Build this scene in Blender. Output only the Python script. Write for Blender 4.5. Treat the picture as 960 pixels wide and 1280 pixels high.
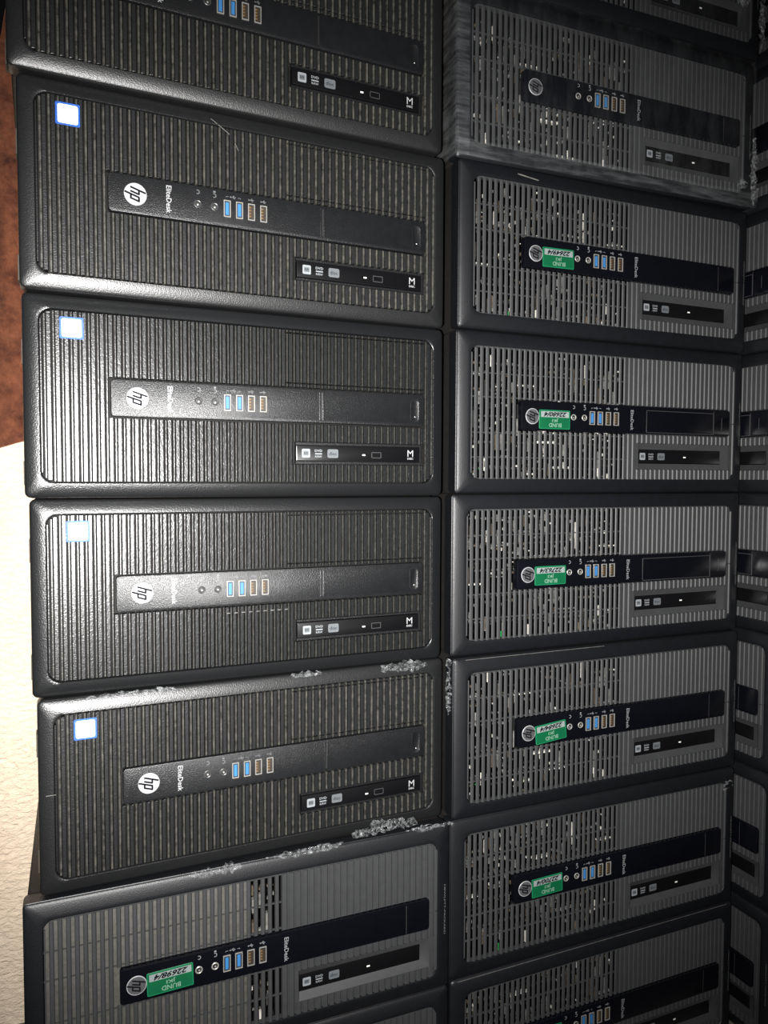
import bpy, bmesh, math, random
from mathutils import Vector, Matrix, noise

# ------------------------------------------------------------------ scene, camera, light
for o in list(bpy.data.objects):
    bpy.data.objects.remove(o, do_unlink=True)
scene = bpy.context.scene
COL = scene.collection
CAM_Z = 0.7272
F_PX = 937.5

cam_data = bpy.data.cameras.new('camera')
cam_data.sensor_fit = 'VERTICAL'
cam_data.sensor_height = 36.0
cam_data.lens = F_PX / 1280.0 * 36.0
cam_data.clip_start = 0.01
cam = bpy.data.objects.new('camera', cam_data)
COL.objects.link(cam)
pitch, roll = 0.04415, 0.0032
r0 = Vector((1, 0, 0)); fw = Vector((0, math.cos(pitch), -math.sin(pitch))); u0 = Vector((0, math.sin(pitch), math.cos(pitch)))
rr = math.cos(roll) * r0 + math.sin(roll) * u0
uu = -math.sin(roll) * r0 + math.cos(roll) * u0
m = Matrix((rr, uu, -fw)).transposed().to_4x4()
m.translation = Vector((0, 0, CAM_Z))
cam.matrix_world = m
scene.camera = cam

world = bpy.data.worlds.new('world'); scene.world = world
world.use_nodes = True
world.node_tree.nodes['Background'].inputs[0].default_value = (0.9, 0.95, 1.0, 1)
world.node_tree.nodes['Background'].inputs[1].default_value = 0.035

# the camera's own flash, right beside the lens
fl = bpy.data.lights.new('camera_flash', 'SPOT')
fl.energy = 135.0
fl.color = (1.0, 0.985, 0.965)
fl.spot_size = math.radians(98)
fl.spot_blend = 1.0
fl.shadow_soft_size = 0.006
flo = bpy.data.objects.new('camera_flash', fl)
COL.objects.link(flo)
mm = m.copy(); mm.translation = Vector((-0.035, 0.0, CAM_Z - 0.012))
flo.matrix_world = mm

scene.view_settings.view_transform = 'Standard'
scene.view_settings.look = 'None'
scene.view_settings.gamma = 1.0
scene.view_settings.use_curve_mapping = False
scene.view_settings.exposure = 0.0

# ------------------------------------------------------------------ materials
def nodes_of(name):
    mt = bpy.data.materials.new(name); mt.use_nodes = True
    return mt, mt.node_tree.nodes, mt.node_tree.links, mt.node_tree.nodes['Principled BSDF']

def plain(name, col, rough=0.5, metal=0.0, grain=None, bump=0.0, spec=0.5, mottle=0.0, mscale=120, coat=0.0):
    mt, N, L, b = nodes_of(name)
    b.inputs['Base Color'].default_value = (*col, 1)
    b.inputs['Roughness'].default_value = rough
    b.inputs['Metallic'].default_value = metal
    b.inputs['Specular IOR Level'].default_value = spec
    b.inputs['Coat Weight'].default_value = coat
    tc = N.new('ShaderNodeTexCoord')
    if grain:
        n = N.new('ShaderNodeTexNoise'); n.inputs['Scale'].default_value = grain; n.inputs['Detail'].default_value = 2
        L.new(tc.outputs['Object'], n.inputs['Vector'])
        bp = N.new('ShaderNodeBump'); bp.inputs['Strength'].default_value = bump; bp.inputs['Distance'].default_value = 0.0004
        L.new(n.outputs['Fac'], bp.inputs['Height']); L.new(bp.outputs['Normal'], b.inputs['Normal'])
    n2 = N.new('ShaderNodeTexNoise'); n2.inputs['Scale'].default_value = mscale; n2.inputs['Detail'].default_value = 5
    L.new(tc.outputs['Object'], n2.inputs['Vector'])
    r = N.new('ShaderNodeValToRGB')
    r.color_ramp.elements[0].position = 0.3; r.color_ramp.elements[1].position = 0.7
    lo = tuple(c * (1 - mottle) for c in col); hi = tuple(min(1, c * (1 + mottle)) for c in col)
    r.color_ramp.elements[0].color = (*lo, 1); r.color_ramp.elements[1].color = (*hi, 1)
    L.new(n2.outputs['Fac'], r.inputs['Fac']); L.new(r.outputs['Color'], b.inputs['Base Color'])
    return mt

def dusty(name, col, dust_col, rough, base, gain, stretch=(1, 1, 1), grain=900, bump=0.5):
    """plastic that carries dust: amount comes from the object's own 'dust' property"""
    mt, N, L, b = nodes_of(name)
    b.inputs['Specular IOR Level'].default_value = 0.5
    tc = N.new('ShaderNodeTexCoord')
    mp = N.new('ShaderNodeMapping'); mp.inputs['Scale'].default_value = stretch
    L.new(tc.outputs['Object'], mp.inputs['Vector'])
    n = N.new('ShaderNodeTexNoise'); n.inputs['Scale'].default_value = 160; n.inputs['Detail'].default_value = 6; n.inputs['Roughness'].default_value = 0.7
    L.new(mp.outputs['Vector'], n.inputs['Vector'])
    at = N.new('ShaderNodeAttribute'); at.attribute_type = 'OBJECT'; at.attribute_name = 'dust'
    m1 = N.new('ShaderNodeMath'); m1.operation = 'MULTIPLY_ADD'; m1.inputs[1].default_value = gain; m1.inputs[2].default_value = base
    L.new(at.outputs['Fac'], m1.inputs[0])
    r = N.new('ShaderNodeMapRange'); r.inputs['From Min'].default_value = 0.35; r.inputs['From Max'].default_value = 0.62
    L.new(n.outputs['Fac'], r.inputs['Value'])
    m2 = N.new('ShaderNodeMath'); m2.operation = 'MULTIPLY'; m2.use_clamp = True
    L.new(m1.outputs[0], m2.inputs[0]); L.new(r.outputs[0], m2.inputs[1])
    mx = N.new('ShaderNodeMix'); mx.data_type = 'RGBA'
    mx.inputs['A'].default_value = (*col, 1); mx.inputs['B'].default_value = (*dust_col, 1)
    L.new(m2.outputs[0], mx.inputs['Factor']); L.new(mx.outputs['Result'], b.inputs['Base Color'])
    m3 = N.new('ShaderNodeMath'); m3.operation = 'MULTIPLY_ADD'; m3.inputs[1].default_value = 0.12; m3.inputs[2].default_value = rough
    L.new(at.outputs['Fac'], m3.inputs[0]); L.new(m3.outputs[0], b.inputs['Roughness'])
    g = N.new('ShaderNodeTexNoise'); g.inputs['Scale'].default_value = grain; g.inputs['Detail'].default_value = 2
    L.new(tc.outputs['Object'], g.inputs['Vector'])
    bp = N.new('ShaderNodeBump'); bp.inputs['Strength'].default_value = bump; bp.inputs['Distance'].default_value = 0.0003
    L.new(g.outputs['Fac'], bp.inputs['Height']); L.new(bp.outputs['Normal'], b.inputs['Normal'])
    return mt

def film_mat(name, lo, hi, scale, stretch, rough, bump, col=(0.55, 0.57, 0.58)):
    mt, N, L, b = nodes_of(name)
    b.inputs['Base Color'].default_value = (*col, 1)
    b.inputs['Roughness'].default_value = rough
    b.inputs['Specular IOR Level'].default_value = 0.8
    tc = N.new('ShaderNodeTexCoord')
    mp = N.new('ShaderNodeMapping'); mp.inputs['Scale'].default_value = stretch
    L.new(tc.outputs['Object'], mp.inputs['Vector'])
    n = N.new('ShaderNodeTexNoise'); n.inputs['Scale'].default_value = scale; n.inputs['Detail'].default_value = 5; n.inputs['Roughness'].default_value = 0.65
    L.new(mp.outputs['Vector'], n.inputs['Vector'])
    r = N.new('ShaderNodeMapRange'); r.inputs['From Min'].default_value = 0.42; r.inputs['From Max'].default_value = 0.72
    r.inputs['To Min'].default_value = lo; r.inputs['To Max'].default_value = hi
    L.new(n.outputs['Fac'], r.inputs['Value'])
    bp = N.new('ShaderNodeBump'); bp.inputs['Strength'].default_value = bump; bp.inputs['Distance'].default_value = 0.002
    L.new(n.outputs['Fac'], bp.inputs['Height']); L.new(bp.outputs['Normal'], b.inputs['Normal'])
    t = N.new('ShaderNodeBsdfTransparent')
    mx = N.new('ShaderNodeMixShader')
    L.new(r.outputs[0], mx.inputs[0]); L.new(t.outputs[0], mx.inputs[1]); L.new(b.outputs[0], mx.inputs[2])
    L.new(mx.outputs[0], N['Material Output'].inputs['Surface'])
    return mt

def wall_mat():
    mt, N, L, b = nodes_of('plaster')
    b.inputs['Roughness'].default_value = 0.85
    b.inputs['Specular IOR Level'].default_value = 0.2
    tc = N.new('ShaderNodeTexCoord')
    mp = N.new('ShaderNodeMapping'); mp.inputs['Scale'].default_value = (1.0, 1.0, 1.9)
    L.new(tc.outputs['Object'], mp.inputs['Vector'])
    n = N.new('ShaderNodeTexNoise'); n.inputs['Scale'].default_value = 90; n.inputs['Detail'].default_value = 6; n.inputs['Roughness'].default_value = 0.6
    n.inputs['Distortion'].default_value = 0.8
    L.new(mp.outputs['Vector'], n.inputs['Vector'])
    bp = N.new('ShaderNodeBump'); bp.inputs['Strength'].default_value = 0.9; bp.inputs['Distance'].default_value = 0.006
    L.new(n.outputs['Fac'], bp.inputs['Height']); L.new(bp.outputs['Normal'], b.inputs['Normal'])
    n2 = N.new('ShaderNodeTexNoise'); n2.inputs['Scale'].default_value = 9; n2.inputs['Detail'].default_value = 4
    L.new(tc.outputs['Object'], n2.inputs['Vector'])
    r = N.new('ShaderNodeValToRGB')
    r.color_ramp.elements[0].color = (0.68, 0.53, 0.38, 1); r.color_ramp.elements[1].color = (0.90, 0.76, 0.60, 1)
    L.new(n2.outputs['Fac'], r.inputs['Fac']); L.new(r.outputs['Color'], b.inputs['Base Color'])
    return mt

def velour_mat():
    mt, N, L, b = nodes_of('brown_velour')
    b.inputs['Roughness'].default_value = 0.9
    b.inputs['Specular IOR Level'].default_value = 0.1
    b.inputs['Sheen Weight'].default_value = 0.4
    b.inputs['Sheen Tint'].default_value = (0.9, 0.5, 0.35, 1)
    tc = N.new('ShaderNodeTexCoord')
    n = N.new('ShaderNodeTexNoise'); n.inputs['Scale'].default_value = 38; n.inputs['Detail'].default_value = 8; n.inputs['Roughness'].default_value = 0.7
    L.new(tc.outputs['Object'], n.inputs['Vector'])
    r = N.new('ShaderNodeValToRGB')
    e = r.color_ramp.elements
    e[0].position = 0.32; e[0].color = (0.034, 0.0105, 0.0075, 1)
    e[1].position = 0.68; e[1].color = (0.175, 0.060, 0.030, 1)
    L.new(n.outputs['Fac'], r.inputs['Fac']); L.new(r.outputs['Color'], b.inputs['Base Color'])
    g = N.new('ShaderNodeTexNoise'); g.inputs['Scale'].default_value = 260; g.inputs['Detail'].default_value = 4
    L.new(tc.outputs['Object'], g.inputs['Vector'])
    bp = N.new('ShaderNodeBump'); bp.inputs['Strength'].default_value = 0.6; bp.inputs['Distance'].default_value = 0.003
    L.new(g.outputs['Fac'], bp.inputs['Height']); L.new(bp.outputs['Normal'], b.inputs['Normal'])
    return mt

M = dict(
    g2=dusty('charcoal_plastic', (0.0052, 0.0055, 0.0060), (0.012, 0.0118, 0.0105), 0.30, 0.0, 0.3, bump=0.7),
    g2rib=dusty('charcoal_rib', (0.0085, 0.0084, 0.0080), (0.050, 0.048, 0.041), 0.31, 0.2, 1.25, bump=0.7),
    g2bar=plain('charcoal_panel', (0.0055, 0.0058, 0.0064), 0.36, grain=1100, bump=0.8, mottle=0.15, spec=0.35),
    g2shade=plain('groove_shade_black', (0.0022, 0.0020, 0.0018), 0.7, mottle=0.2, spec=0.2),  # groove shade put into the colour, darker than the charcoal plastic
    g1=plain('black_bezel', (0.0024, 0.0028, 0.0038), 0.46, grain=1200, bump=0.4, mottle=0.2, spec=0.4),
    g1grille=plain('grey_grille', (0.0255, 0.0262, 0.0270), 0.52, grain=1200, bump=0.35, mottle=0.08, spec=0.33),
    g1bar=plain('gloss_black', (0.0018, 0.0020, 0.0032), 0.22, mottle=0.1, spec=0.4),
    chassis=plain('painted_steel', (0.0055, 0.005, 0.0045), 0.42, grain=700, bump=0.2, mottle=0.15, spec=0.4),
    rubber=plain('rubber', (0.022, 0.017, 0.010), 0.7, mottle=0.2),
    silver=plain('brushed_silver', (0.30, 0.30, 0.31), 0.5, metal=0.25, mottle=0.05),
    ink=plain('dark_ink', (0.0025, 0.0025, 0.004), 0.7, spec=0.08),
    print=plain('pale_print', (0.24, 0.245, 0.25), 0.5, mottle=0.05),
    dimprint=plain('grey_print', (0.085, 0.088, 0.09), 0.5, mottle=0.05),
    midprint=plain('mid_print', (0.15, 0.155, 0.16), 0.5, mottle=0.05),
    nickel=plain('nickel', (0.30, 0.29, 0.27), 0.35, metal=0.5, mottle=0.1),
    dark=plain('socket_dark', (0.003, 0.003, 0.003), 0.6),
    blue=plain('blue_tongue', (0.022, 0.11, 0.27), 0.45, mottle=0.05),
    tan=plain('tan_tongue', (0.020, 0.014, 0.008), 0.5, mottle=0.4, mscale=900),
    gold=plain('gold_contact', (0.13, 0.075, 0.028), 0.4, metal=0.2),
    ring=plain('jack_ring', (0.030, 0.030, 0.031), 0.4),
    badge=plain('badge_grey', (0.085, 0.085, 0.09), 0.35, metal=0.4, mottle=0.1),
    film2=film_mat('bunched_film', 0.006, 0.085, 110, (0.12, 0.25, 1.2), 0.18, 0.9),
    odd=plain('drive_black', (0.0022, 0.0022, 0.0026), 0.28, mottle=0.1),
    icon=plain('icon_grey', (0.075, 0.082, 0.088), 0.5, mottle=0.05),
    iconpale=plain('icon_pale', (0.16, 0.17, 0.18), 0.5, mottle=0.05),
    led=plain('led_clear', (0.70, 0.70, 0.66), 0.3),
    stick_b=plain('sticker_blue', (0.004, 0.06, 0.30), 0.6, mottle=0.5, mscale=500),
    stick_w=plain('sticker_white', (0.82, 0.84, 0.86), 0.3, mottle=0.03),
    green=plain('label_green', (0.001, 0.062, 0.023), 0.4, mottle=0.1),
    greenedge=plain('label_edge', (0.005, 0.12, 0.05), 0.4, mottle=0.1),
    field=plain('label_field', (0.15, 0.175, 0.17), 0.45, mottle=0.1),
    labelprint=plain('label_print', (0.12, 0.20, 0.15), 0.5),
    line=plain('frame_line', (0.034, 0.034, 0.036), 0.4),
    steel=plain('zinc_steel', (0.16, 0.155, 0.145), 0.4, metal=0.4, mottle=0.4),
    innerdark=plain('inner_dark', (0.003, 0.003, 0.003), 0.6, mottle=0.3),
    dustsheet=plain('dusty_sheet', (0.040, 0.0375, 0.032), 0.7, mottle=0.25, mscale=300),
    cream=plain('cream_cable', (0.42, 0.40, 0.36), 0.5, mottle=0.2),
    brown=plain('brown_part', (0.055, 0.042, 0.028), 0.5, mottle=0.4),
    pcb=plain('green_part', (0.01, 0.16, 0.03), 0.5, mottle=0.3),
    scuff=plain('scuff', (0.10, 0.097, 0.09), 0.6, mottle=0.3),
    film=film_mat('stretch_film', 0.004, 0.022, 60, (1.0, 1.0, 0.3), 0.25, 0.4),
    scrap=film_mat('crumpled_film', 0.02, 0.50, 260, (1, 1, 1), 0.12, 1.0, (0.36, 0.37, 0.38)),
    wall=wall_mat(),
    velour=velour_mat(),
    floor=plain('concrete', (0.10, 0.09, 0.08), 0.8, grain=60, bump=0.4, mottle=0.25, mscale=14),
    glass=plain('night_glass', (0.004, 0.004, 0.005), 0.08),
    frame=plain('painted_wood', (0.04, 0.028, 0.018), 0.5, mottle=0.15, mscale=30),
)

# ------------------------------------------------------------------ mesh helpers
class MB:
    def __init__(s):
        s.v = []; s.f = []; s.mi = []; s.cur = 0
    def add(s, vs, fs):
        b = len(s.v); s.v += [tuple(x) for x in vs]
        for f in fs:
            s.f.append(tuple(b + i for i in f)); s.mi.append(s.cur)
    def box(s, p0, p1):
        (x0, y0, z0), (x1, y1, z1) = p0, p1
        vs = [(x0, y0, z0), (x1, y0, z0), (x1, y1, z0), (x0, y1, z0), (x0, y0, z1), (x1, y0, z1), (x1, y1, z1), (x0, y1, z1)]
        s.add(vs, [(0, 3, 2, 1), (4, 5, 6, 7), (0, 1, 5, 4), (1, 2, 6, 5), (2, 3, 7, 6), (3, 0, 4, 7)])
    def loft(s, loops, cap0=False, cap1=False):
        n = len(loops[0]); vs = [p for l in loops for p in l]; fs = []
        for k in range(len(loops) - 1):
            for i in range(n):
                j = (i + 1) % n
                fs.append((k * n + i, k * n + j, (k + 1) * n + j, (k + 1) * n + i))
        if cap0: fs.append(tuple(range(n - 1, -1, -1)))
        if cap1: fs.append(tuple((len(loops) - 1) * n + i for i in range(n)))
        s.add(vs, fs)
    def build(s, name, mats, parent=None, smooth=35, props=None, normals=True):
        me = bpy.data.meshes.new(name)
        me.from_pydata(s.v, [], s.f)
        if not isinstance(mats, (list, tuple)): mats = [mats]
        for mt in mats: me.materials.append(mt)
        me.polygons.foreach_set('material_index', s.mi)
        bm = bmesh.new(); bm.from_mesh(me)
        if normals: bmesh.ops.recalc_face_normals(bm, faces=bm.faces)
        if smooth:
            for f in bm.faces: f.smooth = True
            lim = math.radians(smooth)
            for e in bm.edges:
                if len(e.link_faces) != 2 or e.calc_face_angle(0) > lim: e.smooth = False
        bm.to_mesh(me); bm.free()
        o = bpy.data.objects.new(name, me); COL.objects.link(o)
        if parent: o.parent = parent
        if props:
            for k, v in props.items(): o[k] = v
        return o

def copy_tree(o, parent=None):
    c = o.copy(); COL.objects.link(c); c.parent = parent
    for ch in o.children: copy_tree(ch, c)
    return c

class Unit:
    """face coordinates in millimetres: u along the front, v down, d behind the front face -> metres about the base centre"""
    def __init__(s, W, H, D): s.W, s.H, s.D = W, H, D
    def P(s, u, v, d): return ((u - s.W / 2) / 1000, (d - s.D / 2) / 1000, (s.H - v) / 1000)

def rrect(U, a0, b0, a1, b1, r, d, seg=5):
    r = max(0.01, min(r, (a1 - a0) / 2 - .01, (b1 - b0) / 2 - .01)); pts = []
    for cx, cy, st in ((a1 - r, b0 + r, -90), (a1 - r, b1 - r, 0), (a0 + r, b1 - r, 90), (a0 + r, b0 + r, 180)):
        for k in range(seg + 1):
            t = math.radians(st + 90 * k / seg); pts.append(U.P(cx + r * math.cos(t), cy + r * math.sin(t), d))
    return pts

def plate(mb, U, a0, b0, a1, b1, r, df, db, bev=0.4, seg=4):
    mb.loft([rrect(U, a0, b0, a1, b1, r, db, seg), rrect(U, a0, b0, a1, b1, r, df + bev, seg),
             rrect(U, a0 + bev * .3, b0 + bev * .3, a1 - bev * .3, b1 - bev * .3, r, df + bev * .3, seg),
             rrect(U, a0 + bev, b0 + bev, a1 - bev, b1 - bev, r, df, seg)], True, True)

def cyl(mb, U, cu, cv, prof, seg=20):
    """lathe about an axis through the face: prof = [(radius, depth)]"""
    loops = [[U.P(cu + r * math.cos(2 * math.pi * k / seg), cv + r * math.sin(2 * math.pi * k / seg), d) for k in range(seg)] for r, d in prof]
    mb.loft(loops, True, True)

def ubox(mb, U, a0, b0, a1, b1, d0, d1):
    p, q = U.P(a0, b1, d0), U.P(a1, b0, d1); mb.box(p, q)

def stroke(mb, U, pts, w, d):
    for (x0, y0), (x1, y1) in zip(pts, pts[1:]):
        dx, dy = x1 - x0, y1 - y0; l = math.hypot(dx, dy) or 1
        nx, ny = -dy / l * w / 2, dx / l * w / 2
        mb.add([U.P(x0 + nx, y0 + ny, d), U.P(x1 + nx, y1 + ny, d), U.P(x1 - nx, y1 - ny, d), U.P(x0 - nx, y0 - ny, d)], [(0, 1, 2, 3)])

_tc = {}
def text_geo(body, shear=0.0, offset=0.0):
    k = (body, shear, offset)
    if k in _tc: return _tc[k]
    cu = bpy.data.curves.new('t', 'FONT'); cu.body = body; cu.size = 1; cu.shear = shear; cu.resolution_u = 2; cu.offset = offset
    o = bpy.data.objects.new('t', cu); COL.objects.link(o)
    dg = bpy.context.evaluated_depsgraph_get(); dg.update()
    me = o.evaluated_get(dg).to_mesh()
    vs = [(v.co.x, v.co.y) for v in me.vertices]; fs = [tuple(p.vertices) for p in me.polygons]
    o.evaluated_get(dg).to_mesh_clear()
    bpy.data.objects.remove(o); bpy.data.curves.remove(cu)
    x0 = min(v[0] for v in vs); x1 = max(v[0] for v in vs); y0 = min(v[1] for v in vs); y1 = max(v[1] for v in vs)
    _tc[k] = (vs, fs, x0, x1, y0, y1); return _tc[k]

def text(mb, U, body, cu, cv, length, height, d, rot, shear=0.0, offset=0.0):
    """centre (cu,cv); length along the reading direction; rot 0 reads right, 90 reads down, 180 upside down"""
    vs, fs, x0, x1, y0, y1 = text_geo(body, shear, offset)
    out = []
    for x, y in vs:
        a = ((x - x0) / (x1 - x0) - .5) * length; b = ((y - y0) / (y1 - y0) - .5) * height
        if rot == 0: p = (cu + a, cv - b)
        elif rot == 90: p = (cu + b, cv + a)
        else: p = (cu - a, cv + b)
        out.append(U.P(p[0], p[1], d))
    mb.add(out, fs)

def subtract(lo, hi, cuts):
    iv = [(lo, hi)]
    for a, b in cuts:
        nx = []
        for s, e in iv:
            if b <= s or a >= e: nx.append((s, e)); continue
            if a > s: nx.append((s, a))
            if b < e: nx.append((b, e))
        iv = nx
    return [(s, e) for s, e in iv if e - s > 0.6]

def slat(mb, U, a0, a1, v0, v1, df, db, ch=0.5):
    prof = [(a0, db), (a0, df + ch), (a0 + ch, df), (a1 - ch, df), (a1, df + ch), (a1, db)]
    top = [U.P(a, v0 + (0.5 if dd < df + ch * .5 else 0), dd) for a, dd in prof]
    bot = [U.P(a, v1 - (0.5 if dd < df + ch * .5 else 0), dd) for a, dd in prof]
    mb.loft([top, bot], True, True)

def corner_trim(u, a0, a1, r):
    if u < a0 + r: t = a0 + r - u
    elif u > a1 - r: t = u - (a1 - r)
    else: return 0.0
    t = min(t, r); return r - math.sqrt(max(0, r * r - t * t))

def ribs(mb, U, u_from, u_to, pitch, pieces, panel, r, holes):
    """pieces: (offset0, offset1, front depth, back depth, chamfer, material slot)"""
    a0, b0, a1, b1 = panel; u = u_from
    while u < u_to:
        for o0, o1, df, db, ch, ms in pieces:
            s, e = max(u + o0, a0 + .4), min(u + o1, a1 - .4)
            if e - s < 1.0: continue
            t = max(corner_trim(s, a0, a1, r), corner_trim(e, a0, a1, r))
            cuts = [(h[2], h[3]) for h in holes if h[0] < e and h[1] > s]
            mb.cur = ms
            for v0, v1 in subtract(b0 + t + .3, b1 - t - .3, cuts): slat(mb, U, s, e, v0, v1, df, db, ch)
        u += pitch
    mb.cur = 0

def frame_loops(U, prof, r_out, r_in, in_w, seg=6):
    loops = []
    for ins, d in prof:
        t = min(1, max(0, ins / in_w)); r = r_out + (r_in - r_out) * t
        loops.append(rrect(U, ins, 0.7 + ins, U.W - ins, U.H - 0.7 - ins, r, d, seg))
    return loops

def logo(U, parent, cu, cv, R, d, fill=None):
    mb = MB(); cyl(mb, U, cu, cv, [(R, d + 1.0), (R, d + .25), (R - .25, d)], 28)
    disc = mb.build('logo_badge', M['silver'], parent)
    if fill:
        mf = MB(); cyl(mf, U, cu, cv, [(R - .75, d + .2), (R - .75, d - .04), (R - .8, d - .05)], 28); mf.build('badge_fill', M[fill], disc)
    ml = MB(); s = 0.32; w = 0.165
    def q(x, y): return (cu + y * R, cv + x * R)         # reading direction runs down, letter tops point right
    def st(x0, ya, yb, ww=w): stroke(ml, U, [q(x0 + s * ya, ya), q(x0 + s * yb, yb)], ww * R, d - .12)
    def bar(xa, xb, y, ww=w): stroke(ml, U, [q(xa + s * y, y), q(xb + s * y, y)], ww * R, d - .13)
    st(-.46, -.45, .90); st(-.10, -.45, .34); bar(-.46, -.05, .30)
    st(.16, -.95, .36); st(.52, -.45, .36); bar(.16, .57, .30); bar(.16, .57, -.40)
    ml.build('logo_letters', M['ink'], disc, smooth=0, normals=False)

def usb(U, parent, cu, cv, d, blue, w=6.4, h=15.0):
    mb = MB(); a0, a1, b0, b1 = cu - w / 2, cu + w / 2, cv - h / 2, cv + h / 2; t = .75
    for x0, y0, x1, y1 in ((a0, b0, a1, b0 + t), (a0, b1 - t, a1, b1), (a0, b0 + t, a0 + t, b1 - t), (a1 - t, b0 + t, a1, b1 - t)):
        ubox(mb, U, x0, y0, x1, y1, d - .9, d + .2)
    mb.cur = 1; ubox(mb, U, a0 + t, b0 + t, a1 - t, b1 - t, d - .12, d + .2); mb.cur = 0
    sh = mb.build('usb_port', [M['nickel'], M['dark']], parent, smooth=0)
    mt = MB()
    if blue: ubox(mt, U, cu - 1.5, cv - 5.6, cu + 1.5, cv + 5.6, d - .6, d)
    else:
        ubox(mt, U, cu - .6, cv - 5.6, cu + 1.9, cv + 5.6, d - .4, d); mt.cur = 1
        for k in range(4): ubox(mt, U, cu - 2.2, cv - 4.9 + k * 2.7, cu - .4, cv - 3.4 + k * 2.7, d - .55, d)
    tg = mt.build('port_tongue', M['blue'] if blue else [M['tan'], M['gold']], sh, smooth=0)
    if blue: tg['label'] = 'blue plastic port tongue'

def jack(U, parent, cu, cv, d, R=3.7, mat='ring'):
    mb = MB(); cyl(mb, U, cu, cv, [(R, d + .3), (R, d - .5), (R - .5, d - .8), (R - 1.1, d - .5), (R - 1.3, d + .2)], 20)
    j = mb.build('audio_jack', M[mat], parent)
    mk = MB(); cyl(mk, U, cu, cv, [(R - .9, d + .25), (R - .9, d - .2), (R - 1.0, d - .22)], 16); mk.build('jack_socket', M['dark'], j)
    mh = MB(); cyl(mh, U, cu + .3, cv + .5, [(.9, d + .2), (.9, d - .25), (.5, d - .4), (.2, d - .42)], 10)
    mh.build('jack_contact', M['nickel'], j)

def arc(cu, cv, r, a0, a1, n=9):
    return [(cu + r * math.cos(math.radians(a0 + (a1 - a0) * k / n)), cv + r * math.sin(math.radians(a0 + (a1 - a0) * k / n))) for k in range(n + 1)]

def port_icons(U, parent, us, cv, d, mat):
    """small printed symbols: headphones, headset, usb trident and bracket marks (lying on their side like the case)"""
    mb = MB()
    j1, j2, p = us[0], us[1], us[2:]
    stroke(mb, U, arc(j1, cv, 1.6, -120, 120), .7, d)
    stroke(mb, U, arc(j2, cv + 1, 1.6, -120, 120), .7, d); stroke(mb, U, [(j2 - .8, cv - 2.4), (j2 + 1.2, cv - 2.4)], 1.6, d)
    c = (p[0] + p[1]) / 2
    stroke(mb, U, [(p[0] - 1, cv + .8), (p[0] - 1, cv), (p[0] + 1.4, cv)], .4, d); stroke(mb, U, [(p[1] + 1, cv + .8), (p[1] + 1, cv), (p[1] - 1.4, cv)], .4, d)
    for c, wd in ((c, 5.0), ((p[2]), 4.6), ((p[3]), 4.6)):
        stroke(mb, U, [(c - wd / 2, cv), (c + wd / 2, cv)], .6, d)
        stroke(mb, U, [(c - .8, cv), (c + .2, cv - 1.2), (c + 1.2, cv - 1.2)], .5, d)
        stroke(mb, U, [(c - .2, cv), (c + .8, cv + 1.2), (c + 1.6, cv + 1.2)], .5, d)
        stroke(mb, U, [(c - wd / 2, cv - .6), (c - wd / 2, cv + .6)], 1.0, d)
    mb.build('port_symbols', mat, parent, smooth=0, normals=False)

def drive_icons(U, parent, us, cv, d, h):
    mb = MB()
    mb.cur = 1; plate(mb, U, us[0] - 4.2, cv - h / 2, us[0] + 4.2, cv + h / 2, 1, d - .1, d, .05, 2)
    mb.cur = 0; plate(mb, U, us[0] - 2.7, cv - h / 2 + 2, us[0] + 2.7, cv + h / 2 - 2, .5, d - .14, d, .05, 2)
    mb.cur = 2; text(mb, U, 'RW', us[0], cv, 4, 2.6, d - .18, 0)
    mb.cur = 1
    text(mb, U, 'DVD', us[1], cv - h * .3, 7.6, h * .28, d - .1, 0, 0, 0.02)
    ubox(mb, U, us[1] - 3.6, cv - h * .02, us[1] + 3.6, cv + h * .12, d - .1, d)
    text(mb, U, 'R/RW', us[1], cv + h * .36, 7, h * .24, d - .1, 0, 0, 0.02)
    mb.cur = 0; plate(mb, U, us[2] - 5.6, cv - h / 2, us[2] + 5.6, cv + h / 2, 1.5, d - .1, d, .05, 3)
    mb.cur = 2; text(mb, U, 'disc', us[2], cv, 8, h * .4, d - .16, 0)
    mb.build('format_logos', [M['icon'], M['iconpale'], M['odd']], parent, smooth=0)

# ------------------------------------------------------------------ charcoal tower (older sticker model with solid ribs)
G2 = Unit(400.0, 175.5, 340.0)
def empty(name, loc=(0, 0, 0)):
    o = bpy.data.objects.new(name, None); COL.objects.link(o); o.empty_display_size = 0.05; o.location = loc; return o

def chassis(U, root, inner):
    mb = MB()
    d0, D = 21.0, U.D
    outer = [rrect(U, 3, 0, U.W - 3, U.H, 2.5, d, 3) for d in (d0 + 2.0, D - 1.5)] + [rrect(U, 4.5, 1.5, U.W - 4.5, U.H - 1.5, 2, D, 3)]
    mb.loft([rrect(U, 5, 2, U.W - 5, U.H - 2, 2, inner, 3), rrect(U, 5, 2, U.W - 5, U.H - 2, 2, d0 - 1.5, 3)] + outer, True, True)
    ch = mb.build('chassis', M['chassis'], root)
    ml = MB()                                             # side cover lip on the upper face and the left end
    ubox(ml, U, 26, -0.02, U.W - 26, 0.3, D * .80, D * .80 + 2.0); ubox(ml, U, 2.7, 20, 3.2, U.H - 20, D * .80, D * .80 + 2.0)
    ml.build('cover_seam', M['innerdark'], ch, smooth=0)

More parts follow.
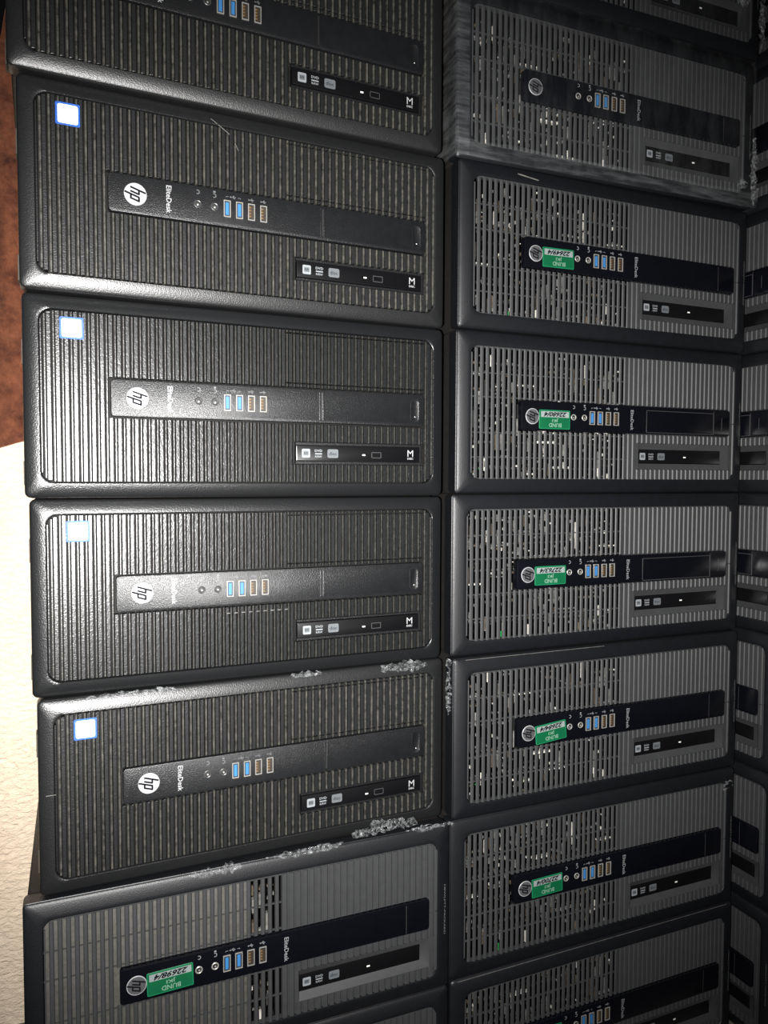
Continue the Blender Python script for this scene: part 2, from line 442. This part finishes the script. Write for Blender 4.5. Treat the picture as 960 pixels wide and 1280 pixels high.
def make_g2():
    U = G2; root = empty('computer_tower')
    chassis(U, root, 30.0)
    mb = MB()
    prof = [(1.5, 23), (.3, 22), (0, 20), (0, 6.2), (.2, 5.0), (.6, 4.2), (1.2, 3.6), (2.6, 2.85), (4.4, 2.05), (6.6, 1.25), (8.8, .65), (10.8, .25), (12.4, .05), (12.9, .5), (13.1, 1.4), (13.2, 8.0)]
    mb.loft(frame_loops(U, prof, 5, 11, 13.0), True, False)
    bez = mb.build('bezel', M['g2'], root, smooth=40)
    panel = (13.2, 14.2, U.W - 12.6, U.H - 14.2)
    holes = [(68.6, 378, 69.2, 104.4), (236, 376.5, 121.8, 143.5), (230.5, 377, 17.2, 18.0), (230.5, 377, 65.0, 65.8)]
    mr = MB()
    ribs(mr, U, 11.6, 388, 7.1, [(0.0, 3.4, .5, 7.0, .35, 0), (4.7, 6.6, .8, 7.0, .5, 1)], panel, 10.5, holes)
    mr.build('grille_ribs', [M['g2'], M['g2rib']], bez, smooth=40, props={'kind': 'stuff'})
    mk = MB(); plate(mk, U, 12.5, 13.5, U.W - 12.5, U.H - 13.5, 10, 7.0, 9.0, .2); mk.build('groove_shade_backing', M['g2shade'], bez)  # added near-black sheet behind the ribs, painting the shade in the grooves
    for b0 in (37, 143):
        mf = MB(); ubox(mf, U, -1.4, b0, 4, b0 + 21, 27, 42); mf.build('rubber_foot', M['rubber'], root, smooth=0)
    mp = MB(); plate(mp, U, 70, 70.4, 376.6, 103, 3.2, -.1, 7.5, .6); mp.build('control_panel', M['g2bar'], root)
    d = -.1
    logo(U, root, 92.3, 86.5, 9.6, d - .5)
    mt = MB(); text(mt, U, 'EliteDesk', 120.6, 86.5, 24, 4.6, d - .08, 90, 0, 0.012); mt.build('model_lettering', M['print'], root, smooth=0, normals=False)
    jack(U, root, 145.7, 86.6, d, 3.5); jack(U, root, 160.8, 86.8, d, 3.5)
    for k, cu in enumerate((172.3, 183.6, 194.8, 206.3)): usb(U, root, cu, 87, d, k < 2)
    port_icons(U, root, (145.7, 160.6, 172.3, 183.6, 194.8, 206.3), 76, d - .08, M['dimprint'])
    ms = MB(); plate(ms, U, 262.2, 72.6, 264.0, 100.2, .8, d - .35, d, .2); plate(ms, U, 265.6, 72.6, 267.4, 100.2, .8, d - .35, d, .2)
    ms.cur = 1; ubox(ms, U, 263.9, 73.4, 265.7, 99.4, d - .06, d)
    ms.build('door_hinge_slot', [M['g2bar'], M['dark']], root)
    mo = MB()                                             # the oval power button
    mo.loft([rrect(U, 361, 75.2, 371, 98.8, 4, d, 5), rrect(U, 361, 75.2, 371, 98.8, 4, d - .45, 5), rrect(U, 361.7, 75.9, 370.3, 98.1, 3.6, d - .5, 5), rrect(U, 362.2, 76.4, 369.8, 97.6, 3.3, d - .15, 5)], True, True)
    mo.cur = 1; cyl(mo, U, 366, 93.5, [(.5, d - .1), (.5, d - .3), (.2, d - .35)], 8)
    mo.build('power_button', [M['g2bar'], M['led']], root)
    mo = MB(); plate(mo, U, 239, 125, 371.5, 140.3, .6, .6, 7.5, .5)
    od = mo.build('optical_drive', M['odd'], root)
    mo = MB(); ubox(mo, U, 239, 122.4, 376, 124.4, 2.6, 7.2); ubox(mo, U, 239, 140.8, 376, 142.9, 2.6, 7.2); ubox(mo, U, 372.2, 124.2, 374.6, 142.6, 1.6, 7.2); mo.build('drive_surround', M['g2bar'], od, smooth=0)
    drive_icons(U, od, (248.8, 261.6, 276.6), 132.7, .6, 8.6)
    ml = MB(); ubox(ml, U, 308, 133, 311, 134.3, .3, .7); ml.build('drive_led', M['led'], od, smooth=0)
    me = MB()
    for a, b, a2, b2 in ((318, 130.6, 328.6, 131.2), (318, 136, 328.6, 136.6), (318, 130.6, 318.6, 136.6), (328, 130.6, 328.6, 136.6)): ubox(me, U, a, b, a2, b2, .4, .7)
    me.build('eject_button', M['line'], od, smooth=0)
    mm_ = MB(); text(mm_, U, 'M', 361.4, 131.2, 6.4, 6.6, .5, 0); text(mm_, U, 'DISC', 361.4, 136.6, 6.6, 2.0, .5, 0, 0, 0.02); mm_.build('drive_lettering', M['print'], od, smooth=0, normals=False)
    return root

def add_sticker(U, root):
    mb = MB(); plate(mb, U, 29.2, 19.6, 48.4, 38.2, 1.2, .25, .5, .1); s = mb.build('processor_sticker', M['stick_b'], root, smooth=0)
    s['label'] = 'blue-edged white processor sticker'
    mb = MB(); plate(mb, U, 31.0, 21.2, 46.8, 36.6, 1.6, .18, .3, .05); mb.build('sticker_centre', M['stick_w'], s, smooth=0)

# ------------------------------------------------------------------ grey mesh tower
G1 = Unit(413.8, 177.8, 350.0)
def inner_parts(U, seed):
    rng = random.Random(seed); mb = MB()
    for k in range(330):
        a = rng.uniform(18, 222); b = rng.uniform(20, 160); d = rng.uniform(6, 30)
        t = rng.random()
        if t < .70: w, h = rng.uniform(.8, 2.6), rng.uniform(.8, 3.5)
        elif t < .9: w, h = rng.uniform(1.5, 3.5), rng.uniform(6, 20)
        else: w, h = rng.uniform(8, 26), rng.uniform(1, 2.5)
        c = rng.random(); mb.cur = 0 if c < .25 else 1 if c < .66 else 2 if c < .82 else 3 if c < .998 else 4
        ubox(mb, U, a, b, min(a + w, 225), min(b + h, 163), d, d + rng.uniform(2, 6))
    mb.cur = 1
    for k in range(5): ubox(mb, U, 20, 28 + k * 30, 225, 30 + k * 30, 37, 40)
    return mb

def make_g1(seed, label_no=None):
    U = G1; root = empty('computer_tower')
    chassis(U, root, 44.0)
    mb = MB()
    prof = [(1.5, 23), (.3, 22), (0, 20), (0, 5.6), (.6, 5.3), (.6, 4.7), (.1, 4.3), (.5, 3.5), (1.4, 2.85), (3.4, 2.1), (6.0, 1.35), (8.8, .75), (11.6, .3), (14.8, 0), (15.6, .3), (16.0, 1.4), (16.1, 6.5)]
    mb.loft(frame_loops(U, prof, 3.5, 10, 16.0), False, False)
    bez = mb.build('bezel', M['g1'], root, smooth=40)
    panel = (16.1, 17.1, U.W - 13.4, U.H - 15.5); pr = 9.5
    a1, b1 = panel[2], panel[3]
    # solid backing of the closed half, with the opening for the drive
    mg = MB(); OD = (246, 389.5, 118.0, 149.5)
    bk = 1.9
    for x0, y0, x1, y1 in ((229, 16, OD[0], U.H - 14), (OD[1], 16, U.W - 14, U.H - 14), (OD[0], 16, OD[1], OD[2]), (OD[0], OD[3], OD[1], U.H - 14)): ubox(mg, U, x0, y0, x1, y1, bk, 6.4)
    holes = [(77.5, 388.5, 73.2, 107.8), (OD[0], OD[1], OD[2], OD[3]), (389.5, 402, 90.6, 91.2)]
    ribs(mg, U, 229.0, 401, 6.95, [(0.0, 5.6, .3, bk + .2, 1.0, 0)], panel, pr, holes[:1] + holes[1:])
    ring = lambda x0, y0, x1, y1, d: [U.P(x0, y0, d), U.P(x1, y0, d), U.P(x1, y1, d), U.P(x0, y1, d)]
    mg.loft([ring(OD[0], OD[2], OD[1], OD[3], 1.2), ring(247.0, 125.2, 380.0, 142.3, 5.2)])
    mg.build('rib_panel', M['g1grille'], bez, smooth=40, props={'kind': 'stuff'})
    ms = MB()
    ribs(ms, U, 13.6, 229, 6.95, [(0.0, 4.1, .3, 2.0, .9, 0)], (16.1, 17.1, 236, b1), pr, holes[:1])
    for cv in (45.0, 71.0, 110.0, 137.0): ubox(ms, U, 16, cv, 230, cv + 1.2, 2.2, 4.0)
    ubox(ms, U, 16, 15, 230, 18.4, 1.6, 6.4); ubox(ms, U, 16, U.H - 17.4, 230, U.H - 14, 1.6, 6.4)
    ms.build('grille_slats', M['g1grille'], bez, smooth=40, props={'kind': 'stuff'})
    inner_parts(U, seed).build('inner_parts', [M['innerdark'], M['steel'], M['cream'], M['brown'], M['pcb']], root, smooth=0, props={'kind': 'stuff'})
    mp = MB(); plate(mp, U, 78.4, 74, 388, 107, 3.0, -2.2, 5.0, .9); mp.build('control_panel', M['g1bar'], root)
    d = -2.2
    ml = MB(); ubox(ml, U, 361.0, 76, 361.5, 105.6, d - .05, d); ml.build('panel_joint', M['line'], root, smooth=0)
    logo(U, root, 92.8, 91.2, 8.9, d - .4, 'badge')
    mt = MB(); text(mt, U, 'EliteDesk', 232.6, 91.2, 24, 4.4, d - .08, 90, 0, 0.012); mt.build('model_lettering', M['midprint'], root, smooth=0, normals=False)
    jack(U, root, 148.4, 90.6, d, 3.5, 'nickel'); jack(U, root, 163.4, 90.6, d, 3.5, 'nickel')
    for k, cu in enumerate((174.4, 185.8, 197.4, 209.0)): usb(U, root, cu, 90.6, d, k < 2, 7.0, 15.5)
    port_icons(U, root, (148.4, 163.4, 174.4, 185.8, 197.4, 209.0), 79.0, d - .08, M['midprint'])
    mo = MB(); plate(mo, U, 247.4, 125.6, 379.6, 141.8, .4, 4.6, 7.4, .3)
    od = mo.build('optical_drive', M['odd'], root)
    drive_icons(U, od, (255.2, 268.2, 284.0), 133.6, 4.6, 8.4)
    ml = MB(); ubox(ml, U, 319.5, 133.4, 322.8, 134.8, 4.2, 4.8); ml.build('drive_led', M['led'], od, smooth=0)
    mh = MB(); text(mh, U, 'HEWLETT-PACKARD', U.W - 6.4, 91, 54, 1.7, .45, 90); mh.build('maker_lettering', M['dimprint'], root, smooth=0, normals=False)
    return root

def add_bay_frame(U, root):
    mb = MB(); d = -2.2
    a0, b0, a1, b1 = 254.2, 78.6, 361, 105.4
    for x0, y0, x1, y1 in ((a0, b0, a1, b0 + .6), (a0, b1 - .6, a1, b1), (a0, b0, a0 + .6, b1), (a1 - .6, b0, a1, b1)): ubox(mb, U, x0, y0, x1, y1, d - .3, d)
    ubox(mb, U, 374.2, 84, 374.7, 99, d - .3, d)
    mb.build('bay_door_frame', M['line'], root, smooth=0)

def add_asset_label(U, root, number, tilt=0.0, du=0.0, dv=0.0):
    d = -2.3
    a0, a1, b0, b1 = 101.6 + du, 143.2 + du, 82.2 + dv, 103.6 + dv
    class T(Unit):
        def P(s, u, v, dd):
            cx, cy = (a0 + a1) / 2, (b0 + b1) / 2; c, n = math.cos(tilt), math.sin(tilt)
            return Unit.P(s, cx + (u - cx) * c - (v - cy) * n, cy + (u - cx) * n + (v - cy) * c, dd)
    X = T(U.W, U.H, U.D)
    mb = MB(); plate(mb, X, a0, b0, a1, b1, 1.2, d - .45, d + .1, .1); lab = mb.build('asset_label', M['greenedge'], root, smooth=0)
    lab['label'] = 'green asset label stuck on upside down'
    mb = MB(); plate(mb, X, a0 + .8, b0 + .8, a1 - .8, b1 - .8, .8, d - .5, d - .4, .04); mb.build('label_ground', M['green'], lab, smooth=0)
    mb = MB(); plate(mb, X, a0 + 2.2, b0 + 1.6, a1 - 1.6, b0 + 8.2, .3, d - .54, d - .48, .04); mb.build('number_field', M['field'], lab, smooth=0)
    mb = MB(); cx = (a0 + a1) / 2
    text(mb, X, 'JKI', cx + .5, b0 + 11.4, 8.2, 4.2, d - .6, 180, 0, 0.012); text(mb, X, 'BUND', cx + .5, b0 + 17.0, 17, 4.4, d - .6, 180, 0, 0.012)
    mb.build('label_lettering', M['labelprint'], lab, smooth=0, normals=False)
    if number:
        mb = MB(); text(mb, X, number, cx + .6, b0 + 4.9, 31, 5.4, d - .62, 180, 0.35, 0.035); mb.build('handwritten_number', M['ink'], lab, smooth=0, normals=False)

# ------------------------------------------------------------------ the room
A = math.radians(22.6)
D2 = Vector((math.cos(A), math.sin(A), 0)); N2 = Vector((math.sin(A), -math.cos(A), 0)); ZV = Vector((0, 0, 1))
WALL = 1.0805
def wp(s, z, off=0.0): return D2 * s - N2 * (WALL - off) + ZV * z     # point on the back wall: s along it, z up, off towards the room

def strip_mesh(name, fn, ns, nz, mat, kind=None, smooth=180, thick=0.0):
    mb = MB(); vs = [fn(i / ns, j / nz) for j in range(nz + 1) for i in range(ns + 1)]
    fs = [(j * (ns + 1) + i, j * (ns + 1) + i + 1, (j + 1) * (ns + 1) + i + 1, (j + 1) * (ns + 1) + i) for j in range(nz) for i in range(ns)]
    mb.add(vs, fs); o = mb.build(name, mat, None, smooth=smooth, normals=False)
    if thick:
        md = o.modifiers.new('thickness', 'SOLIDIFY'); md.thickness = thick; md.offset = 0
    if kind: o['kind'] = kind
    return o

WIN = (-1.25, 0.02, 1.10, 2.15)          # window opening: s0, s1, z0, z1
mb = MB()
def slab(s0, s1, z0, z1, o0=-0.20, o1=0.0):
    ps = [wp(s, z, o) for o in (o0, o1) for z in (z0, z1) for s in (s0, s1)]
    mb.add(ps, [(0, 2, 3, 1), (4, 5, 7, 6), (0, 1, 5, 4), (2, 6, 7, 3), (0, 4, 6, 2), (1, 3, 7, 5)])
slab(-2.6, WIN[0], 0, 2.6); slab(WIN[1], 2.2, 0, 2.6); slab(WIN[0], WIN[1], 0, WIN[2]); slab(WIN[0], WIN[1], WIN[3], 2.6)
wall = mb.build('wall_back', M['wall'], None, smooth=0); wall['kind'] = 'structure'
mb = MB()
for s0, s1, z0, z1 in ((WIN[0], WIN[1], WIN[2], WIN[2] + .05), (WIN[0], WIN[1], WIN[3] - .05, WIN[3]), (WIN[0], WIN[0] + .05, WIN[2] + .05, WIN[3] - .05), (WIN[1] - .05, WIN[1], WIN[2] + .05, WIN[3] - .05), (-.64, -.60, WIN[2] + .05, WIN[3] - .05)):
    slab(s0, s1, z0, z1, -.12, -.07)
win = mb.build('window_1', M['frame'], None, smooth=0); win['kind'] = 'structure'
for s0, s1 in ((WIN[0] + .05, -.64), (-.60, WIN[1] - .05)):
    mb = MB(); slab(s0, s1, WIN[2] + .05, WIN[3] - .05, -.10, -.094); mb.build('pane', M['glass'], win, smooth=0)
mb = MB()
c = [(-2.6, 0.0), (2.2, 0.0), (2.2, 2.6), (-2.6, 2.6)]
top = [D2 * s - N2 * (WALL - q) for s, q in c]
mb.add([p for p in top] + [p - ZV * .1 for p in top], [(0, 1, 2, 3), (7, 6, 5, 4), (0, 4, 5, 1), (1, 5, 6, 2), (2, 6, 7, 3), (3, 7, 4, 0)])
fl_o = mb.build('floor', M['floor'], None, smooth=0); fl_o['kind'] = 'structure'

# brown velour curtain hanging in front of the dark window, left edge gathered upwards
def curtain(a, b):
    z = 0.745 + (1.75 - 0.745) * b
    sl = -0.0745 + 0.165 * (z - 1.259)
    sr = 0.03
    s = sl + (sr - sl) * a
    z += (1 - b) ** 4 * 0.30 * min(max(s + 0.150, 0), 0.10)
    off = 0.017 + 0.007 * math.sin(s * 95 + 1.5 * z) + 0.004 * noise.noise(Vector((s * 30, z * 9, 0))) + 0.002 * noise.noise(Vector((s * 90, z * 70, 3)))
    return wp(s, z, off)
cu_o = strip_mesh('curtain', curtain, 60, 120, M['velour'], None, 180, 0.003)
cu_o['label'] = 'brown velour curtain hanging against the plaster wall beside the stack'; cu_o['category'] = 'curtain'

# ------------------------------------------------------------------ the computers
def place(root, U, x, y, yaw, ztop):
    a = math.radians(yaw); d = Vector((math.cos(a), math.sin(a), 0)); b = Vector((-math.sin(a), math.cos(a), 0))
    p = Vector((x, y, 0)) + d * (U.W / 2000) + b * (U.D / 2000)
    root.location = (p.x, p.y, CAM_Z + ztop - U.H / 1000); root.rotation_euler = (0, 0, a)

g2 = make_g2(); g1a = make_g1(3); g1b = make_g1(8)
used = set()
def inst(proto):
    if proto.name not in used:
        used.add(proto.name); return proto
    return copy_tree(proto)

def set_dust(o, v):
    o['dust'] = v
    for c in o.children: set_dust(c, v)

GU = 'computers stacked beside the curtain'; GV = 'computers in the stack of green-labelled towers'; GT = 'computers in the stack turned sideways'
reg = {}
pristine2, pristineA, pristineB = g2, g1a, g1b
Ulist = [  # name, x, y, yaw, top, dust, label
    ('U1', -.3042, .6165, 24.52, .5085, .8, 'dusty charcoal computer tower on its side, top of the stack beside the brown curtain'),
    ('U2', -.3011, .6255, 24.43, .3330, .7, 'charcoal computer tower with processor sticker, second from top beside the brown curtain'),
    ('U3', -.3045, .6350, 23.37, .1575, .08, 'charcoal computer tower with processor sticker, beside the lower hem of the brown curtain'),
    ('U4', -.3048, .6430, 23.19, -.0181, .12, 'charcoal computer tower with scratched ribs, just above the upper row of torn film'),
    ('U5', -.2995, .6399, 24.07, -.1936, .6, 'charcoal computer tower with processor sticker, between the two rows of torn film'),
]
units = []
protos = []
for n, x, y, yaw, zt, du, lab in Ulist:
    o = copy_tree(g2); place(o, G2, x, y, yaw, zt); set_dust(o, du)
    o['label'] = lab; o['category'] = 'computer'; o['group'] = GU; reg[n] = o
    if n != 'U1': add_sticker(G2, o)
def del_tree(o):
    for c in list(o.children): del_tree(c)
    bpy.data.objects.remove(o, do_unlink=True)
del_tree(g2)

G1list = [  # name, proto, x, y, yaw, top, scale z, number ('' = blank field, None = no label), framed bay, label
    ('U6', 0, -.3101, .6289, 22.39, -.3691, 1.00703, '22698/4', 0, 'grey mesh computer tower carrying the charcoal towers, green label 22698/4', GU),
    ('U7', 1, -.3105, .6300, 22.3, -.5481, 1.00703, None, 0, 'grey mesh computer tower at the foot of the stack beside the plaster wall', GU),
    ('V1', 1, .0780, .7960, 21.6, .6952, 1, None, 0, 'grey mesh computer tower wrapped in film, on top of the green-labelled stack', GV),
    ('V2', 0, .0763, .8025, 21.75, .5174, 1, None, 0, 'grey mesh computer tower under cloudy film, second from top, without green label', GV),
    ('V3', 1, .0799, .8025, 23.0, .3396, 1, '22649/4', 0, 'grey mesh computer tower with green label 22649/4, just below the film', GV),
    ('V4', 0, .0792, .8096, 22.53, .1618, 1, '22680/4', 1, 'grey mesh computer tower with label 22680/4, resting on the one labelled 22763/4', GV),
    ('V5', 1, .0752, .8046, 22.29, -.0160, 1, '22763/4', 1, 'grey mesh computer tower with label 22763/4 and a thin outline around its drive bay', GV),
    ('V6', 0, .0770, .7967, 22.83, -.1938, 1, '22684/4', 0, 'grey mesh computer tower with tilted green label 22684/4', GV),
    ('V7', 1, .0746, .7954, 22.61, -.3716, 1, '22700/4', 0, 'grey mesh computer tower with green label 22700/4, second from the floor', GV),
    ('V8', 0, .0761, .7936, 22.80, -.5494, 1, '', 0, 'grey mesh computer tower at the foot of the green-labelled stack', GV),
]
tilts = {'U6': (-.03, 0, 0), 'V3': (-.02, 0, .4), 'V4': (.0, 0, 1.2), 'V5': (.0, 0, 0), 'V6': (-.09, 0, .6), 'V7': (-.03, 0, .3), 'V8': (0, 0, 0)}
for n, pi, x, y, yaw, zt, sz, num, bay, lab, grp in G1list:
    o = copy_tree((g1a, g1b)[pi]); place(o, G1, x, y, yaw, zt)
    if sz != 1:
        o.scale = (1, 1, sz); o.location.z = CAM_Z + zt - G1.H / 1000 * sz
    if num is not None: add_asset_label(G1, o, num, *tilts[n])
    if bay: add_bay_frame(G1, o)
    if n in ('U6', 'U7'):
        mb = MB(); plate(mb, G1, 16.5, 18, 196, G1.H - 16.5, .5, 3.1, 4.5, .2); mb.build('filter_sheet', M['dustsheet'], o)
    o['label'] = lab; o['category'] = 'computer'; o['group'] = grp; reg[n] = o

Tl = [('topmost', .050), ('second from the top', .050), ('third from the top', .0546), ('fifth from the floor', .056), ('fourth from the floor', .064), ('third from the floor', .048), ('second from the floor', .0548), ('lowest', .052)]
TP = 0.8035
for k, (lv, pro) in enumerate(Tl):
    o = copy_tree((g1a, g1b)[k % 2]); ztop = .6952 - .1778 * k
    c = D2 * TP + N2 * (-.712 + pro - G1.W / 1000)
    place(o, G1, c.x, c.y, 22.6 - 90, ztop)
    if k in (2, 3, 4): add_bay_frame(G1, o)
    o['label'] = 'grey computer tower, ' + lv + ' in the stack turned sideways against the others'; o['category'] = 'computer'; o['group'] = GT; reg['T%d' % (k + 1)] = o
del_tree(g1a); del_tree(g1b)

# scratches worn into single towers
def scuffs(U, root, lines, d, w=.5):
    mb = MB()
    for l in lines: stroke(mb, U, l, w, d)
    mb.build('scuff_mark', M['scuff'], root, smooth=0, normals=False)
scuffs(G2, reg['U4'], [[(155 + 7.1 * k, 110.6 - .02 * k), (158.2 + 7.1 * k, 110.5 - .02 * k)] for k in range(2, 11)], .42, .7)
scuffs(G2, reg['U2'], [[(158, 9), (170, 16.5)], [(170, 16.5), (175, 20)], [(180, 27), (183, 33)]], .1, .5)
scuffs(G2, reg['U5'], [[(6, 84), (14, 84)]], .1, .7)
scuffs(G1, reg['V3'], [[(70, 8), (97, 11)]], .3, 1.2)
scuffs(G1, reg['V8'], [[(8, 1.9), (404, 1.9)]], 2.4, .5)
scuffs(G1, reg['V6'], [[(14, 2.2), (200, 2.2)]], 2.6, .4)

# ------------------------------------------------------------------ stretch film
def frame_of(n, U):
    o = reg[n]; bpy.context.view_layer.update(); return o.matrix_world.copy()
bpy.context.view_layer.update()

def film_wrap():
    U = G1; M2 = reg['V2'].matrix_world
    path = []
    for k in range(15): path.append((-2.6, 110 - k * 7.4, -1))
    for k in range(7):
        t = math.radians(180 + 90 * k / 6); path.append((2.4 + 5 * math.cos(t), 3.0 + 5.4 * math.sin(t), 0))
    for k in range(1, 80): path.append((2.4 + (U.W - 4.8) * k / 80, -3.4, 0))
    for k in range(7):
        t = math.radians(-90 + 90 * k / 6); path.append((U.W - 2.4 + 4.2 * math.cos(t), 3.0 + 5.4 * math.sin(t), 0))
    for k in range(1, 8): path.append((U.W + 1.8, 3 + k * 7, 1))
    nv = 110; mb = MB(); n = len(path)
    for j in range(nv + 1):
        for i, (a, d, side) in enumerate(path):
            v = -182 + (362.0) * j / nv
            lift = 1.6 * abs(noise.noise(Vector((a * .05 + d * .03, v * .018, 1.3)))) + 1.2 * max(0, noise.noise(Vector((a * .11, v * .09, d * .1 + 5))))
            if side < 0: lift += 2.0 * max(0, noise.noise(Vector((d * .12, v * .012, 9))))
            va = v
            if j > nv - 6: va += -1.5 + 2.0 * noise.noise(Vector((a * .06, d * .06, 2)))
            seam = math.exp(-((v - 0) / 7) ** 2) * 2.6          # film pulled into the joint between the two cases
            q = (a, va, d - lift + seam) if side == 0 else (a + (-lift if side < 0 else 0.3 * lift), va, d)
            mb.v.append(tuple(M2 @ Vector(U.P(*q))))
    for j in range(nv):
        for i in range(n - 1):
            mb.f.append((j * n + i, j * n + i + 1, (j + 1) * n + i + 1, (j + 1) * n + i)); mb.mi.append(0)
    o = mb.build('stretch_film', M['film'], None, smooth=180, normals=False)
    def band(fn, nu, nv_):
        b = MB(); b.v = [tuple(M2 @ Vector(U.P(*fn(i / nu, j / nv_)))) for j in range(nv_ + 1) for i in range(nu + 1)]
        b.f = [(j * (nu + 1) + i, j * (nu + 1) + i + 1, (j + 1) * (nu + 1) + i + 1, (j + 1) * (nu + 1) + i) for j in range(nv_) for i in range(nu)]; b.mi = [0] * len(b.f)
        b.build('film_fold', M['film2'], o, smooth=180, normals=False)
    wob = lambda a, b, c: noise.noise(Vector((a, b, c)))
    band(lambda i, j: (-2 + 418 * i, 161 + 16.5 * j + 1.5 * wob(i * 9, 0, j * 2), -5.6 - 1.4 * abs(wob(i * 16, j * 3, 4)) + 3.0 * j * j), 120, 8)
    band(lambda i, j: (-4.2 - 1.5 * abs(wob(j * 20, i * 3, 7)) + 15 * max(0, i - .6) * 2.5, -180 + 358 * j, 52 - 95 * min(i, .6) - 1.2 * abs(wob(j * 14, i * 4, 2))), 10, 110)
    o['label'] = 'cloudy clear stretch film wrapped around the two topmost mesh towers'; o['category'] = 'plastic film'
film_wrap()

def scrap(unit, U, a0, b0, a1, b1, d, amp, seed, label, nu=26, nv=9, keep=-.18, vert=False, bend=0.0, group='torn film scraps'):
    Mx = reg[unit].matrix_world; mb = MB(); n = nu + 1
    off = Vector((seed * 7.3, seed * 3.1, seed * 1.7))
    vs = []
    for j in range(nv + 1):
        for i in range(nu + 1):
            s, t = i / nu, j / nv
            env = math.sin(math.pi * (t if vert else s)) ** .5 * .8 + .2
            a = a0 + (a1 - a0) * s; b = b0 + (b1 - b0) * t
            if vert: a = (a0 + a1) / 2 + (a - (a0 + a1) / 2) * (env * (.55 + .6 * abs(noise.noise(Vector((0, t * 6, seed))))))
            else: b = (b0 + b1) / 2 + (b - (b0 + b1) / 2) * (env * (.45 + .9 * abs(noise.noise(Vector((s * 7, 0, seed))))))
            p = Vector((a * .09, b * .13, 0)) + off
            dd = d - amp * (.35 + abs(noise.noise(p)) * 1.1 + .5 * abs(noise.noise(p * 2.7)))
            a += 2.0 * noise.noise(p * 1.9 + Vector((3, 0, 0))); b += 2.0 * noise.noise(p * 1.9 + Vector((0, 5, 0))) + bend * math.sin(math.pi * s)
            vs.append(tuple(Mx @ Vector(U.P(a, b, dd))))
    fs = []
    for j in range(nv):
        for i in range(nu):
            c = Vector((i * .35, j * .5, 0)) + off
            edge = i in (0, nu - 1) or j in (0, nv - 1)
            if edge and noise.noise(c) < 0.0: continue
            if noise.noise(c * .8 + Vector((9, 9, 0))) < keep - .2: continue
            fs.append((j * n + i, j * n + i + 1, (j + 1) * n + i + 1, (j + 1) * n + i))
    mb.add(vs, fs); o = mb.build('film_scrap', M['scrap'], None, smooth=0, normals=False)
    bm = bmesh.new(); bm.from_mesh(o.data); bmesh.ops.delete(bm, geom=[v for v in bm.verts if not v.link_faces], context='VERTS'); bm.to_mesh(o.data); bm.free()
    o['label'] = label; o['category'] = 'plastic film'; o['group'] = group

R1 = 'joint under the scratched charcoal tower'; R2 = 'joint above the tower labelled 22698/4'
scrap('U5', G2, 40, -3, 118, 6, 3, 3, 1, 'long flat film shred in the ' + R1, 34, 7)
scrap('U5', G2, 228, -4, 262, 6, 3, 4, 2, 'small film shred in the middle of the ' + R1, 16, 7)
scrap('U5', G2, 322, -7, 378, 12, 2, 9, 3, 'biggest crumpled film clump in the ' + R1, 30, 14, -.3)
scrap('U5', G2, 399, 0, 411, 64, 4, 7, 4, 'upright film shred hanging between the two front stacks', 8, 34, -.3, True)
scrap('U6', G1, 140, -9, 190, 7, 1, 6, 5, 'small film shred hanging over the ' + R2, 26, 10, -.25)
scrap('U6', G1, 214, -8, 292, 2, 1, 5, 6, 'thin stretched film shred in the middle of the ' + R2, 30, 7)
scrap('U6', G1, 300, -23, 372, 0, 2, 8, 7, 'wide translucent film flap standing up from the ' + R2, 34, 14, -.3, False, -2)
scrap('U6', G1, 360, -10, 414, 3, 2, 8, 8, 'bright crumpled film at the end of the ' + R2, 28, 10, -.3)
scrap('V2', G1, 403, 92, 420, 176, 2, 7, 9, 'glittering upright film shred at the edge of the tower under cloudy film', 10, 40, -.3, True)
scrap('V1', G1, 404, 96, 420, 168, 2, 6, 10, 'glittering upright film shred at the edge of the topmost mesh tower', 10, 34, -.3, True)
scrap('V1', G1, 366, 96, 392, 130, 0, 5, 11, 'film crease across the face of the topmost mesh tower', 14, 12, -.1)
scrap('V7', G1, 386, 8, 406, 30, 0, 4, 12, 'tiny film crumbs on the corner of the tower labelled 22700/4', 12, 12, .1)
scrap('V2', G1, 384, 140, 402, 162, -1, 4, 13, 'knot of pulled film near the corner of the tower under cloudy film', 12, 12, 0)
